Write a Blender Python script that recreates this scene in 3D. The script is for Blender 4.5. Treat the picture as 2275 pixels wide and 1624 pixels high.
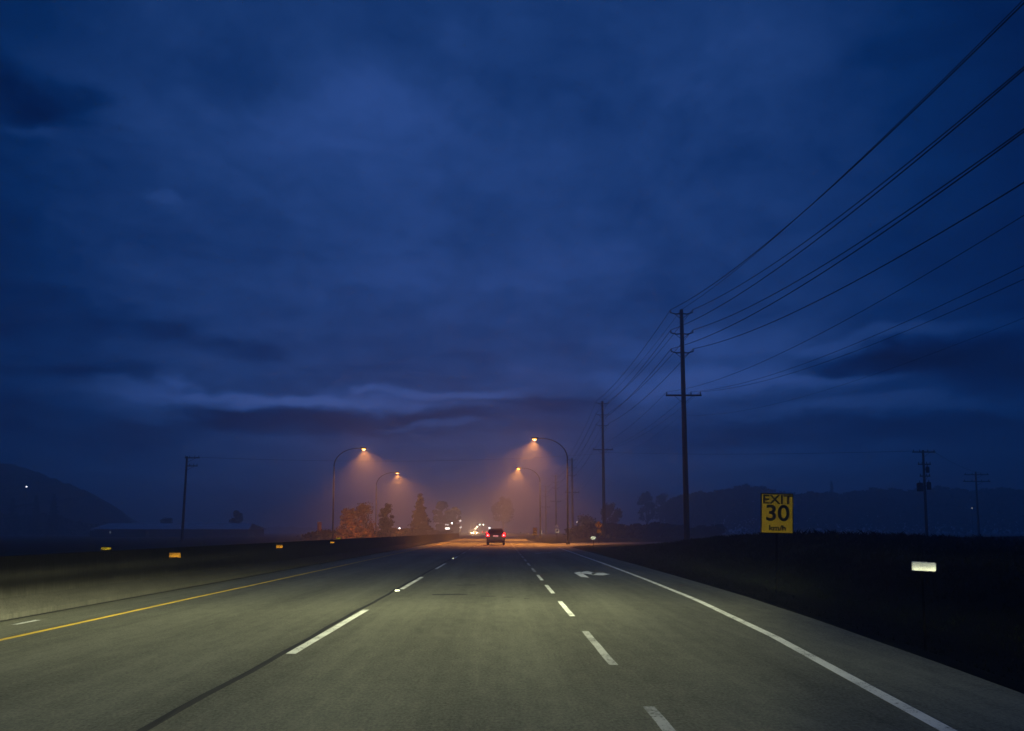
import bpy, bmesh, math, random
from mathutils import Vector, Matrix
R = math.radians
scene = bpy.context.scene
for _o in list(bpy.data.objects):
    bpy.data.objects.remove(_o)
COL = scene.collection
rnd = random.Random(7)

# ------------------------------------------------------------------ camera
EYE = 1.41
F = 1640.0 / 2275.0              # focal length in picture widths
PITCH = R(4.7)
cam_d = bpy.data.cameras.new('camera')
cam = bpy.data.objects.new('camera', cam_d)
COL.objects.link(cam)
cam.location = (0, 0, EYE)
cam.rotation_euler = (R(90) + PITCH, 0, 0)
cam_d.sensor_width = 36
cam_d.lens = 36 * F
cam_d.shift_x = 25 / 2275.0
cam_d.shift_y = (1180 - 812 - 1640 * math.tan(PITCH)) / 2275.0
cam_d.clip_start = 0.05
cam_d.clip_end = 6000
scene.camera = cam
PPY = 1180 - 1640 * math.tan(PITCH)


def ray(x, y):
    """direction of the line of sight at a spot of the photograph (2275 px wide)"""
    a, b = (x - 1112) / 1640.0, -(y - PPY) / 1640.0
    c, s = math.cos(PITCH), math.sin(PITCH)
    return Vector((a, c - b * s, s + b * c))


def at(x, y, Y):
    d = ray(x, y)
    return Vector((0, 0, EYE)) + d * (Y / d.y)


def on_ground(x, y, z=0.0):
    d = ray(x, y)
    return Vector((0, 0, EYE)) + d * ((z - EYE) / d.z)


# ------------------------------------------------------------------ node helper
class NT:
    def __init__(s, tree):
        s.t = tree
        s.n = tree.nodes
        s.l = tree.links

    def new(s, kind, **kw):
        n = s.n.new(kind)
        for k, v in kw.items():
            setattr(n, k, v)
        return n

    def put(s, sock, v):
        if hasattr(v, 'links') or hasattr(v, 'is_output'):
            s.l.new(v, sock)
        else:
            sock.default_value = v

    def m(s, op, a, b=None, c=None, clamp=False):
        n = s.new('ShaderNodeMath', operation=op, use_clamp=clamp)
        for i, v in enumerate((a, b, c)):
            if v is not None:
                s.put(n.inputs[i], v)
        return n.outputs[0]

    def mix(s, f, a, b, mode='MIX'):
        n = s.new('ShaderNodeMix', data_type='RGBA', blend_type=mode)
        s.put(n.inputs[0], f)
        s.put(n.inputs[6], a)
        s.put(n.inputs[7], b)
        return n.outputs[2]

    def xyz(s, v):
        n = s.new('ShaderNodeSeparateXYZ')
        s.put(n.inputs[0], v)
        return n.outputs

    def comb(s, x, y, z):
        n = s.new('ShaderNodeCombineXYZ')
        for i, v in enumerate((x, y, z)):
            s.put(n.inputs[i], v)
        return n.outputs[0]

    def noise(s, vec, scale, detail=3.0, rough=0.5, dist=0.0):
        n = s.new('ShaderNodeTexNoise')
        if vec is not None:
            s.put(n.inputs['Vector'], vec)
        n.inputs['Scale'].default_value = scale
        n.inputs['Detail'].default_value = detail
        n.inputs['Roughness'].default_value = rough
        n.inputs['Distortion'].default_value = dist
        return n.outputs['Fac']

    def smooth(s, v, a, b, lo=0.0, hi=1.0):
        n = s.new('ShaderNodeMapRange', interpolation_type='SMOOTHSTEP')
        s.put(n.inputs[0], v)
        for i, w in enumerate((a, b, lo, hi)):
            n.inputs[i + 1].default_value = w
        return n.outputs[0]


# ------------------------------------------------------------------ sky (dusk, broken cloud deck)
world = bpy.data.worlds.new('World')
scene.world = world
world.use_nodes = True
W = NT(world.node_tree)
bg = W.n['Background']
bg.inputs['Strength'].default_value = 0.1
sky = W.new('ShaderNodeTexSky', sky_type='NISHITA')
sky.sun_disc = False
sky.sun_elevation = R(-1.5)
sky.sun_rotation = R(20)
sky.ozone_density = 5.0
tc = W.new('ShaderNodeTexCoord')
gx, gy, gz = W.xyz(tc.outputs['Generated'])
az = W.m('ARCTAN2', gx, gy)
el = W.m('ARCSINE', W.m('MINIMUM', W.m('MAXIMUM', gz, -1.0), 1.0))
azel = W.comb(az, W.m('MULTIPLY', el, 2.2), 0.0)
# ragged displacement of the cloud edges
wn = W.new('ShaderNodeTexNoise')
W.put(wn.inputs['Vector'], azel)
wn.inputs['Scale'].default_value = 7.0
wn.inputs['Detail'].default_value = 6.0
wn.inputs['Roughness'].default_value = 0.58
wr, wg, wb = W.xyz(wn.outputs['Color'])
u = W.m('ADD', az, W.m('MULTIPLY', W.m('SUBTRACT', wr, 0.5), 0.22))
v = W.m('ADD', el, W.m('MULTIPLY', W.m('SUBTRACT', wg, 0.5), 0.075))
# (x, y, half width, half height, strength) of the cloud masses, in the photograph's pixels
CLOUDS = [
    (620, 886, 360, 18, .72), (1010, 868, 220, 14, .5), (820, 858, 40, 12, .25), (330, 905, 160, 24, .25), (960, 948, 120, 10, .45),
    (760, 935, 480, 30, -.42), (1250, 885, 190, 32, -.34), (480, 895, 90, 16, -.30), (250, 965, 220, 40, -.20),
    (1700, 838, 420, 40, .55), (1560, 760, 240, 40, .30), (1980, 905, 300, 24, .45), (1980, 748, 260, 18, .30),
    (1960, 800, 230, 26, -.85), (2180, 815, 180, 30, -.5), (1800, 960, 420, 42, -.24),
    (540, 775, 110, 16, -.22), (190, 828, 130, 16, -.22), (360, 730, 60, 26, -.14), (60, 690, 260, 60, -.15),
    (80, 215, 130, 60, -.34), (140, 180, 90, 50, .10), (850, 220, 160, 45, .12), (780, 290, 220, 60, .10), (100, 290, 60, 14, .22),
    (390, 460, 46, 14, .20), (650, 330, 380, 120, .12), (1620, 110, 260, 90, .14), (480, 170, 150, 40, -.10),
    (1300, 180, 260, 110, -.12), (1150, 590, 330, 60, .12), (1330, 560, 160, 40, -.06), (820, 830, 160, 20, -.10),
]
tot = None
for (cx, cy, rx, ry, amp) in CLOUDS:
    d = ray(cx, cy).normalized()
    a0, e0 = math.atan2(d.x, d.y), math.asin(d.z)
    k = 1.0 / 1640.0 / max(1e-3, (1 + ((cx - 1112) / 1640.0) ** 2)) ** 0.5
    p = W.m('MULTIPLY', W.m('SUBTRACT', u, a0), 1.0 / (rx * k))
    q = W.m('MULTIPLY', W.m('SUBTRACT', v, e0), 1.0 / (ry * k))
    rr = W.m('MULTIPLY_ADD', p, p, W.m('MULTIPLY', q, q))
    g = W.m('MULTIPLY', W.m('EXPONENT', W.m('MULTIPLY', W.m('POWER', rr, 1.4), -1.0)), amp * 1.6)
    tot = g if tot is None else W.m('ADD', tot, g)
# overall soft mottling, stretched like a deck seen in perspective
den = W.m('MAXIMUM', W.m('ADD', gz, 0.22), 0.05)
deck = W.comb(W.m('DIVIDE', gx, den), W.m('DIVIDE', gy, den), 0.0)
n1 = W.m('SUBTRACT', W.noise(deck, 1.1, 6.0, 0.62, 0.3), 0.5)
n2 = W.m('SUBTRACT', W.noise(deck, 9.0, 6.0, 0.62), 0.5)
n3 = W.m('SUBTRACT', W.noise(deck, 3.6, 8.0, 0.66, 0.6), 0.5)
lum = W.m('ADD', W.m('MULTIPLY_ADD', n1, 0.9, W.m('MULTIPLY_ADD', n3, 0.72, W.m('MULTIPLY', n2, 0.50))), tot)
lum = W.m('MAXIMUM', W.m('ADD', lum, 1.0), 0.15)
# last daylight: strongest ahead, falling off to the sides
GLOW = ray(1060, 560).normalized()
dt = W.new('ShaderNodeVectorMath', operation='DOT_PRODUCT')
W.put(dt.inputs[0], tc.outputs['Generated'])
dt.inputs[1].default_value = GLOW
fall = W.smooth(dt.outputs['Value'], 0.76, 1.0, 0.36, 1.0)
fall = W.m('ADD', fall, W.smooth(dt.outputs['Value'], 0.1, 0.62, 0.55, 0.0))  # unseen sky behind the camera brightened again to lift the ambient light
lum = W.m('MULTIPLY', lum, fall)
hi = W.smooth(lum, 0.2, 1.7)
cr = W.new('ShaderNodeValToRGB')
W.put(cr.inputs[0], W.m('MULTIPLY', lum, 0.5))
els = cr.color_ramp.elements
els[0].position, els[0].color = 0.0, (0.0, 0.0, 0.0, 1)
els[1].position, els[1].color = 1.0, (0.50, 1.10, 3.6, 1)
for pos, c in ((0.17, (0.0, 0.085, 0.50, 1)), (0.30, (0.012, 0.21, 1.0, 1)), (0.5, (0.11, 0.45, 1.73, 1)), (0.72, (0.25, 0.74, 2.7, 1))):
    e = els.new(pos)
    e.color = c
skyc = W.mix(1.0, cr.outputs[0], W.mix(1.0, sky.outputs[0], (0.08, 0.25, 0.5, 1), 'MULTIPLY'), 'ADD')
W.put(bg.inputs['Color'], skyc)

# ------------------------------------------------------------------ exposure
scene.view_settings.view_transform = 'Standard'
scene.view_settings.look = 'None'
scene.view_settings.exposure = 0.0
scene.view_settings.gamma = 1.0
scene.cycles.use_denoising = True
scene.cycles.denoising_prefilter = 'ACCURATE'
scene.cycles.denoising_input_passes = 'RGB_ALBEDO_NORMAL'
scene.cycles.blur_glossy = 0.0
scene.cycles.volume_bounces = 2
scene.cycles.sample_clamp_indirect = 10.0

# ------------------------------------------------------------------ headlights of the car that carries the camera
HEAD_POWER = 60000.0


def headlight(x, aim):
    d = bpy.data.lights.new('headlight', 'POINT')
    d.energy = HEAD_POWER
    d.shadow_soft_size = 0.05
    d.use_nodes = True
    T = NT(d.node_tree)
    em = T.n['Emission']
    c = T.new('ShaderNodeTexCoord')
    lx, ly, lz = T.xyz(c.outputs['Normal'])
    # low-beam pattern: wide, strongest just under the cut-off, little scatter above it
    lx, ly, lz = T.m('MULTIPLY', lx, -SGN), T.m('MULTIPLY', ly, -SGN), T.m('MULTIPLY', lz, -SGN)
    hor = T.m('SQRT', T.m('MAXIMUM', T.m('MULTIPLY_ADD', lx, lx, T.m('MULTIPLY', ly, ly)), 1e-4))
    dep = T.m('DIVIDE', T.m('MULTIPLY', lz, -1.0), hor)
    a = T.m('SUBTRACT', T.m('ARCTAN2', lx, ly), aim)
    core = T.smooth(dep, 0.005, 0.046)
    near = T.m('MINIMUM', 1.0, T.m('POWER', T.m('DIVIDE', 0.052, T.m('MAXIMUM', dep, 0.01)), 4.15))
    al = T.m('MAXIMUM', T.m('MULTIPLY', a, -1.0), 0.0)
    ar = T.m('MAXIMUM', a, 0.0)
    lat = T.m('EXPONENT', T.m('ADD', T.m('MULTIPLY', T.m('MULTIPLY', al, al), -1.0 / (2 * 1.5 ** 2)), T.m('MULTIPLY', T.m('MULTIPLY', ar, ar), -1.0 / (2 * 0.60 ** 2))))
    # the spread light towards the right verge has a lower cut-off than the central beam
    wide = T.m('SUBTRACT', 1.0, T.m('MULTIPLY', T.smooth(ar, 0.24, 0.42), T.smooth(dep, 0.045, 0.10, 1.0, 0.0)))
    core = T.m('MULTIPLY', core, wide)
    hot = T.m('EXPONENT', T.m('MULTIPLY', T.m('MULTIPLY', a, a), -1.0 / (2 * 0.24 ** 2)))
    beam = T.m('MULTIPLY', T.m('MULTIPLY', core, near), T.m('MULTIPLY_ADD', hot, 0.72, T.m('MULTIPLY', lat, T.m('MULTIPLY_ADD', T.smooth(al, 0.18, 0.5), 0.30, 0.32))))
    # the sign-light zone: a faint patch above the cut-off towards the verges
    up = T.m('MULTIPLY', T.smooth(dep, -0.14, -0.02), T.smooth(dep, 0.006, 0.042, 1.0, 0.0))
    beam = T.m('ADD', beam, T.m('MULTIPLY', T.m('MULTIPLY', up, lat), T.m('MULTIPLY_ADD', T.m('EXPONENT', T.m('MULTIPLY', T.m('MULTIPLY', dep, dep), -1.0 / 0.007 ** 2)), 0.06, 0.0018)))
    fwd = T.smooth(ly, 0.15, 0.4)
    T.put(em.inputs['Strength'], T.m('MULTIPLY', beam, fwd))
    em.inputs['Color'].default_value = (0.98, 1.0, 0.58, 1)
    o = bpy.data.objects.new('headlight', d)
    COL.objects.link(o)
    o.location = (x, 1.6, 0.66)
    return o


SGN = -1.0
headlight(-0.66, R(-4))
headlight(0.60, R(3))


# ------------------------------------------------------------------ materials
def mat(name, color, rough=0.8, metal=0.0, var=0.0, scale=5.0, emit=None, estr=0.0, spec=0.3, stretch=None):
    m = bpy.data.materials.new(name)
    m.use_nodes = True
    T = NT(m.node_tree)
    b = T.n['Principled BSDF']
    b.inputs['Roughness'].default_value = rough
    b.inputs['Metallic'].default_value = metal
    b.inputs['Specular IOR Level'].default_value = spec
    c4 = (*color, 1)
    if var > 0:
        c = T.new('ShaderNodeTexCoord')
        vec = c.outputs['Object']
        if stretch:
            mp = T.new('ShaderNodeMapping')
            mp.inputs['Scale'].default_value = stretch
            T.put(mp.inputs['Vector'], vec)
            vec = mp.outputs[0]
        f = T.noise(vec, scale, 5.0, 0.6)
        f = T.smooth(f, 0.3, 0.7)
        lo = tuple(x * (1 - var) for x in color) + (1,)
        hi_ = tuple(min(1, x * (1 + var)) for x in color) + (1,)
        T.put(b.inputs['Base Color'], T.mix(f, lo, hi_))
    else:
        b.inputs['Base Color'].default_value = c4
    if emit:
        b.inputs['Emission Color'].default_value = (*emit, 1)
        b.inputs['Emission Strength'].default_value = estr
    return m


def retro_mat(name, color, rough=0.24, weather=0.0):
    """mirror-faced corner-cube sheeting: three mirror bounces send light back to its source"""
    m = bpy.data.materials.new(name)
    m.use_nodes = True
    T = NT(m.node_tree)
    T.n.remove(T.n['Principled BSDF'])
    g = T.new('ShaderNodeBsdfGlossy')
    g.inputs['Roughness'].default_value = rough
    g.inputs['Color'].default_value = (*[max(0.0, x) ** (1 / 3) for x in color], 1)
    T.l.new(g.outputs[0], T.n['Material Output'].inputs['Surface'])
    return m


def road_mat(name, base, seed=0.0, crack=0.0):
    m = bpy.data.materials.new(name)
    m.use_nodes = True
    T = NT(m.node_tree)
    b = T.n['Principled BSDF']
    c = T.new('ShaderNodeTexCoord')
    ox, oy, oz = T.xyz(c.outputs['Object'])
    big = T.noise(T.comb(ox, T.m('MULTIPLY', oy, 0.35), seed), 0.55, 4, 0.55)
    streak = T.noise(T.comb(ox, T.m('MULTIPLY', oy, 0.03), seed + 3), 5.5, 4, 0.6)
    grit = T.noise(T.comb(ox, T.m('MULTIPLY', oy, 0.6), seed), 38.0, 4, 0.8)
    mid = T.noise(T.comb(ox, T.m('MULTIPLY', oy, 0.4), seed + 9), 5.0, 8, 0.78)
    f = T.m('MULTIPLY_ADD', T.m('SUBTRACT', big, 0.5), 0.75, 1.0)
    f = T.m('MULTIPLY_ADD', T.m('SUBTRACT', streak, 0.5), 0.7, f)
    f = T.m('MULTIPLY_ADD', T.m('SUBTRACT', grit, 0.5), 2.6, f)
    f = T.m('MULTIPLY_ADD', T.m('COSINE', T.m('MULTIPLY', T.m('ADD', ox, 0.64), 3.43)), -0.11, f)
    f = T.m('MULTIPLY_ADD', T.m('SUBTRACT', mid, 0.5), 1.3, f)
    v = T.new('ShaderNodeVectorMath', operation='SCALE')
    v.inputs[0].default_value = base
    T.put(v.inputs['Scale'], T.m('MAXIMUM', f, 0.15))
    T.put(b.inputs['Base Color'], v.outputs[0])
    b.inputs['Roughness'].default_value = 0.82
    b.inputs['Specular IOR Level'].default_value = 0.25
    bp = T.new('ShaderNodeBump')
    bp.inputs['Strength'].default_value = 0.35
    bp.inputs['Distance'].default_value = 0.006
    T.put(bp.inputs['Height'], grit)
    T.put(b.inputs['Normal'], bp.outputs[0])
    return m


def paint_mat(name, color, wear):
    m = bpy.data.materials.new(name)
    m.use_nodes = True
    T = NT(m.node_tree)
    b = T.n['Principled BSDF']
    c = T.new('ShaderNodeTexCoord')
    f1 = T.noise(c.outputs['Object'], 30.0, 4, 0.7)
    f2 = T.noise(c.outputs['Object'], 2.2, 3, 0.5)
    f = T.m('ADD', T.m('MULTIPLY', f1, 0.7), T.m('MULTIPLY', f2, 0.3))
    chip = T.smooth(f, wear - .05, wear + .07)
    tone = T.mix(T.smooth(f2, 0.3, 0.7), tuple(x * .78 for x in color) + (1,), (*color, 1))
    T.put(b.inputs['Base Color'], T.mix(chip, (0.15, 0.15, 0.13, 1), tone))
    b.inputs['Roughness'].default_value = 0.7
    # normal leaned toward the headlights to brighten the paint, as its glass beads would
    nv = Vector((0, -0.07, 1)).normalized()
    T.put(b.inputs['Normal'], T.comb(*nv))
    return m


M = {}
M['asphalt'] = road_mat('asphalt', (0.172, 0.168, 0.114))
M['asphalt_ramp'] = road_mat('asphalt_ramp', (0.14, 0.14, 0.13), 25.0)
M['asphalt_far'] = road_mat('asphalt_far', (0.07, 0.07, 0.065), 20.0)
M['concrete'] = road_mat('concrete_shoulder', (0.20, 0.185, 0.125), 40.0)
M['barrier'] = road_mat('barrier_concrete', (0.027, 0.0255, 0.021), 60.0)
M['seam'] = mat('tar_seam', (0.012, 0.012, 0.012), 0.75, var=0.4, scale=3)
M['patch'] = mat('tar_patch', (0.03, 0.03, 0.03), 0.85, var=0.5, scale=6)
M['white_paint'] = paint_mat('white_paint', (0.80, 0.80, 0.74), 0.41)
M['worn_white'] = paint_mat('worn_white_paint', (0.55, 0.55, 0.52), 0.44)
M['fresh_white'] = paint_mat('fresh_white_paint', (0.92, 0.92, 0.88), 0.20)
M['yellow_paint'] = paint_mat('yellow_paint', (0.72, 0.46, 0.03), 0.36)
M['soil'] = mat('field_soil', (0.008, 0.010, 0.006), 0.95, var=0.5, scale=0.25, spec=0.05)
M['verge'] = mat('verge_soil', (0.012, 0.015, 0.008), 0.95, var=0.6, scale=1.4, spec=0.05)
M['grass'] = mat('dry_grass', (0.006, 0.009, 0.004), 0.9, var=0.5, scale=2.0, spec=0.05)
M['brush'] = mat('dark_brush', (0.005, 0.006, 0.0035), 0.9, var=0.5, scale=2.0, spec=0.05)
M['wood'] = mat('creosoted_wood', (0.035, 0.028, 0.022), 0.85, var=0.4, scale=3.0, stretch=(8, 8, 0.4))
M['porcelain'] = mat('insulator', (0.10, 0.09, 0.09), 0.35)
M['wire'] = mat('wire', (0.02, 0.02, 0.022), 0.6)
M['steel'] = mat('galvanised_steel', (0.016, 0.016, 0.017), 0.65, 0.0, var=0.25, scale=4, spec=0.08)
M['bark'] = mat('bark', (0.045, 0.034, 0.026), 0.9, var=0.4, scale=5)
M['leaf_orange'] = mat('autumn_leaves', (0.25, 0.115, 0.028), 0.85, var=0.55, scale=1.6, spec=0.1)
M['leaf_brown'] = mat('brown_leaves', (0.034, 0.017, 0.008), 0.85, var=0.5, scale=1.6, spec=0.1)
M['leaf_green'] = mat('dark_leaves', (0.022, 0.028, 0.012), 0.85, var=0.5, scale=1.2, spec=0.1)
M['needles'] = mat('needles', (0.011, 0.017, 0.009), 0.85, var=0.5, scale=1.2, spec=0.1)
M['lamp_glass'] = mat('sodium_lamp', (0.8, 0.5, 0.2), 0.3, emit=(1.0, 0.42, 0.085), estr=3.2)
M['white_lamp'] = mat('white_lamp', (0.8, 0.8, 0.8), 0.3, emit=(1.0, 0.93, 0.85), estr=9.0)
M['green_lamp'] = mat('pale_green_lamp', (0.8, 0.8, 0.8), 0.3, emit=(0.85, 1.0, 0.80), estr=9.0)
M['hill_lamp'] = mat('hill_lamp', (0.8, 0.8, 0.8), 0.3, emit=(0.9, 0.95, 1.0), estr=3.0)
M['pale_spot'] = mat('pale_spot', (0.5, 0.5, 0.5), 0.3, emit=(0.9, 0.9, 0.8), estr=0.12)
M['warm_lamp'] = mat('warm_lamp', (0.8, 0.7, 0.5), 0.3, emit=(1.0, 0.72, 0.42), estr=8.0)
M['head_lamp'] = mat('headlight_glass', (0.9, 0.9, 0.85), 0.2, emit=(1.0, 0.70, 0.36), estr=120.0)
M['tail_lamp'] = mat('taillight_glass', (0.35, 0.01, 0.01), 0.25, emit=(1.0, 0.004, 0.008), estr=8.0)
M['tail_core'] = mat('taillight_bulb', (0.6, 0.1, 0.1), 0.25, emit=(1.0, 0.22, 0.22), estr=7.0)
M['lit_window'] = mat('lit_window', (0.8, 0.8, 0.8), 0.4, emit=(1.0, 0.93, 0.80), estr=5.0)
M['dim_window'] = mat('dim_window', (0.8, 0.8, 0.8), 0.4, emit=(1.0, 0.88, 0.82), estr=1.6)
M['car_paint'] = mat('car_paint', (0.012, 0.005, 0.006), 0.30, 0.2, spec=0.5)
M['car_paint_dark'] = mat('car_paint_dark', (0.03, 0.03, 0.035), 0.30, 0.2, spec=0.5)
M['car_glass'] = mat('car_glass', (0.010, 0.010, 0.012), 0.12, spec=0.6)
M['rubber'] = mat('rubber', (0.018, 0.018, 0.018), 0.85)
M['plastic'] = mat('black_plastic', (0.02, 0.02, 0.02), 0.6)
M['alloy'] = mat('alloy', (0.4, 0.4, 0.42), 0.35, 0.8)
M['plate'] = mat('licence_plate', (0.75, 0.75, 0.75), 0.5, emit=(1.0, 0.85, 0.8), estr=0.16)
M['sign_back'] = mat('sign_aluminium', (0.30, 0.30, 0.31), 0.5, 0.5)
M['dark_post'] = mat('dark_post', (0.004, 0.004, 0.004), 0.9, spec=0.02)
M['sign_black'] = mat('sign_black', (0.012, 0.012, 0.012), 0.7)
M['metal_roof'] = mat('metal_roof', (0.42, 0.44, 0.48), 0.45, 0.3, var=0.15, scale=0.7)
M['barn_wall'] = mat('barn_wall', (0.05, 0.05, 0.055), 0.9, var=0.3, scale=1)
M['house_wall'] = mat('house_wall', (0.16, 0.15, 0.14), 0.9, var=0.2, scale=1)
M['retro_white'] = retro_mat('white_sheeting', (0.95, 0.95, 0.92))
M['retro_yellow'] = retro_mat('yellow_sheeting', (0.85, 0.50, 0.010))
M['retro_amber'] = retro_mat('amber_sheeting', (0.42, 0.17, 0.014))
M['retro_red'] = retro_mat('red_sheeting', (0.35, 0.09, 0.06))


# ------------------------------------------------------------------ mesh helpers
class MB:
    def __init__(s):
        s.v, s.f = [], []

    def add(s, vs, fs):
        o = len(s.v)
        s.v += [tuple(p) for p in vs]
        s.f += [tuple(i + o for i in f) for f in fs]
        return s

    def box(s, c, d, rz=0.0):
        x, y, z = (k / 2 for k in d)
        ca, sa = math.cos(rz), math.sin(rz)
        vs = []
        for (i, j, k) in ((-1, -1, -1), (1, -1, -1), (1, 1, -1), (-1, 1, -1), (-1, -1, 1), (1, -1, 1), (1, 1, 1), (-1, 1, 1)):
            a, b = i * x, j * y
            vs.append((c[0] + a * ca - b * sa, c[1] + a * sa + b * ca, c[2] + k * z))
        return s.add(vs, [(0, 3, 2, 1), (4, 5, 6, 7), (0, 1, 5, 4), (1, 2, 6, 5), (2, 3, 7, 6), (3, 0, 4, 7)])

    def tube(s, pts, rad, n=8, caps=True):
        pts = [Vector(p) for p in pts]
        if not isinstance(rad, (list, tuple)):
            rad = [rad] * len(pts)
        vs, fs = [], []
        up = None
        for i, p in enumerate(pts):
            t = (pts[min(i + 1, len(pts) - 1)] - pts[max(i - 1, 0)]).normalized()
            if up is None:
                up = Vector((0, 0, 1)) if abs(t.z) < 0.9 else Vector((1, 0, 0))
            a = t.cross(up)
            if a.length < 1e-4:
                a = t.cross(Vector((0, 1, 0)))
            a.normalize()
            b = a.cross(t).normalized()
            up = b
            for k in range(n):
                w = 2 * math.pi * k / n
                vs.append(p + (a * math.cos(w) + b * math.sin(w)) * rad[i])
        for i in range(len(pts) - 1):
            for k in range(n):
                k2 = (k + 1) % n
                fs.append((i * n + k, i * n + k2, (i + 1) * n + k2, (i + 1) * n + k))
        if caps:
            fs.append(tuple(range(n))[::-1])
            fs.append(tuple(range((len(pts) - 1) * n, len(pts) * n)))
        return s.add(vs, fs)

    def lathe(s, prof, c=(0, 0, 0), n=16, axis='z', sx=1.0, sy=1.0):
        vs, fs = [], []
        for (r, h) in prof:
            for k in range(n):
                w = 2 * math.pi * k / n
                a, b = r * math.cos(w) * sx, r * math.sin(w) * sy
                p = {'z': (a, b, h), 'x': (h, a, b), 'y': (a, h, b)}[axis]
                vs.append((c[0] + p[0], c[1] + p[1], c[2] + p[2]))
        L = len(prof)
        for i in range(L - 1):
            for k in range(n):
                k2 = (k + 1) % n
                fs.append((i * n + k, i * n + k2, (i + 1) * n + k2, (i + 1) * n + k))
        fs.append(tuple(range(n))[::-1])
        fs.append(tuple(range((L - 1) * n, L * n)))
        return s.add(vs, fs)

    def prism(s, outline, y0, y1, axis='y'):
        """outline in (x, z) extruded along y, or in (y, z) along x, or (x, y) along z"""
        n = len(outline)
        f = {'y': lambda a, b, h: (a, h, b), 'x': lambda a, b, h: (h, a, b), 'z': lambda a, b, h: (a, b, h)}[axis]
        vs = [f(a, b, y0) for a, b in outline] + [f(a, b, y1) for a, b in outline]
        fs = [tuple(range(n)), tuple(range(n, 2 * n))[::-1]]
        for i in range(n):
            j = (i + 1) % n
            fs.append((i, i + n, j + n, j))
        return s.add(vs, fs)

    def build(s, name, m, parent=None, smooth=False, bevel=0.0):
        me = bpy.data.meshes.new(name)
        me.from_pydata(s.v, [], s.f)
        bm = bmesh.new()
        bm.from_mesh(me)
        bmesh.ops.recalc_face_normals(bm, faces=bm.faces)
        bm.to_mesh(me)
        bm.free()
        me.materials.append(m)
        if smooth:
            me.polygons.foreach_set('use_smooth', [True] * len(me.polygons))
        o = bpy.data.objects.new(name, me)
        COL.objects.link(o)
        if parent:
            o.parent = parent
        if bevel > 0:
            b = o.modifiers.new('bevel', 'BEVEL')
            b.width = bevel
            b.segments = 2
            b.limit_method = 'ANGLE'
        return o


def raw(name, vs, fs, m, parent=None, smooth=False):
    me = bpy.data.meshes.new(name)
    me.from_pydata([tuple(p) for p in vs], [], fs)
    me.materials.append(m)
    if smooth:
        me.polygons.foreach_set('use_smooth', [True] * len(me.polygons))
    o = bpy.data.objects.new(name, me)
    COL.objects.link(o)
    if parent:
        o.parent = parent
    return o


def tag(o, label=None, cat=None, group=None, kind=None):
    for k, v in (('label', label), ('category', cat), ('group', group), ('kind', kind)):
        if v:
            o[k] = v
    return o


def thing(name, label, cat, loc=(0, 0, 0), rz=0.0, group=None):
    o = bpy.data.objects.new(name, None)
    COL.objects.link(o)
    o.location = loc
    o.rotation_euler = (0, 0, rz)
    return tag(o, label, cat, group)


def dup(root, loc, rz=None, label=None, group=None, scale=None):
    r = root.copy()
    COL.objects.link(r)
    r.location = loc
    if rz is not None:
        r.rotation_euler = (0, 0, rz)
    if scale:
        r.scale = scale
    if label:
        r['label'] = label
    if group:
        r['group'] = group
    for ch in list(root.children):
        c = ch.copy()
        COL.objects.link(c)
        c.parent = r
        for g in list(ch.children):
            d = g.copy()
            COL.objects.link(d)
            d.parent = c
    return r


def text_mesh(name, body, size, m, parent, loc, bold=0.0, sx=1.0):
    cu = bpy.data.curves.new(name, 'FONT')
    cu.body = body
    cu.size = size
    cu.align_x = 'CENTER'
    cu.align_y = 'CENTER'
    cu.offset = bold
    cu.extrude = 0.002
    t = bpy.data.objects.new(name, cu)
    COL.objects.link(t)
    bpy.context.view_layer.update()
    dg = bpy.context.evaluated_depsgraph_get()
    me = bpy.data.meshes.new_from_object(t.evaluated_get(dg))
    bpy.data.objects.remove(t)
    me.transform(Matrix.Rotation(R(90), 4, 'X') @ Matrix.Scale(sx, 4, (1, 0, 0)))
    me.materials.clear()
    me.materials.append(m)
    o = bpy.data.objects.new(name, me)
    COL.objects.link(o)
    o.parent = parent
    o.location = loc
    return o


def cube_corners(test, half_w, half_h, size):
    """corner-cube relief facing -Y over the outline accepted by test(x, z)"""
    e1 = Vector((1, 0, 0)); e2 = Vector((0, 1, 0)); e3 = Vector((0, 0, 1))
    nrm = Vector((1, 1, 1)).normalized()
    ax = (e1 - e2).normalized()
    ay = nrm.cross(ax)
    cvt = lambda p: (p.dot(ax) * size, -p.dot(nrm) * size, p.dot(ay) * size)
    vs, fs, idx = [], [], {}

    def vid(t):
        if t not in idx:
            idx[t] = len(vs)
            vs.append(cvt(Vector(t)))
        return idx[t]
    n = int(max(half_w, half_h) / size * 1.6) + 3
    for i in range(-n, n + 1):
        for j in range(-n, n + 1):
            k = -i - j
            c = cvt(Vector((i, j, k)))
            if abs(c[0]) > half_w or abs(c[2]) > half_h or not test(c[0], c[2]):
                continue
            q = (i, j, k)
            for (a, b) in ((0, 1), (1, 2), (2, 0)):
                da = [0, 0, 0]; da[a] = 1
                db = [0, 0, 0]; db[b] = 1
                p1 = tuple(q[t] + da[t] for t in range(3))
                p2 = tuple(q[t] + da[t] + db[t] for t in range(3))
                p3 = tuple(q[t] + db[t] for t in range(3))
                fs.append((vid(q), vid(p1), vid(p2), vid(p3)))
    return vs, fs


def sheeting(name, test, hw, hh, size, m, parent, loc):
    vs, fs = cube_corners(test, hw, hh, size)
    o = raw(name, vs, fs, m, parent)
    o.location = loc
    return o


def rect(hw, hh):
    return lambda x, z: abs(x) <= hw and abs(z) <= hh


# ------------------------------------------------------------------ the lie of the road
def bend(y):
    return -max(0.0, y - 300.0) ** 2 / 3400.0


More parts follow.
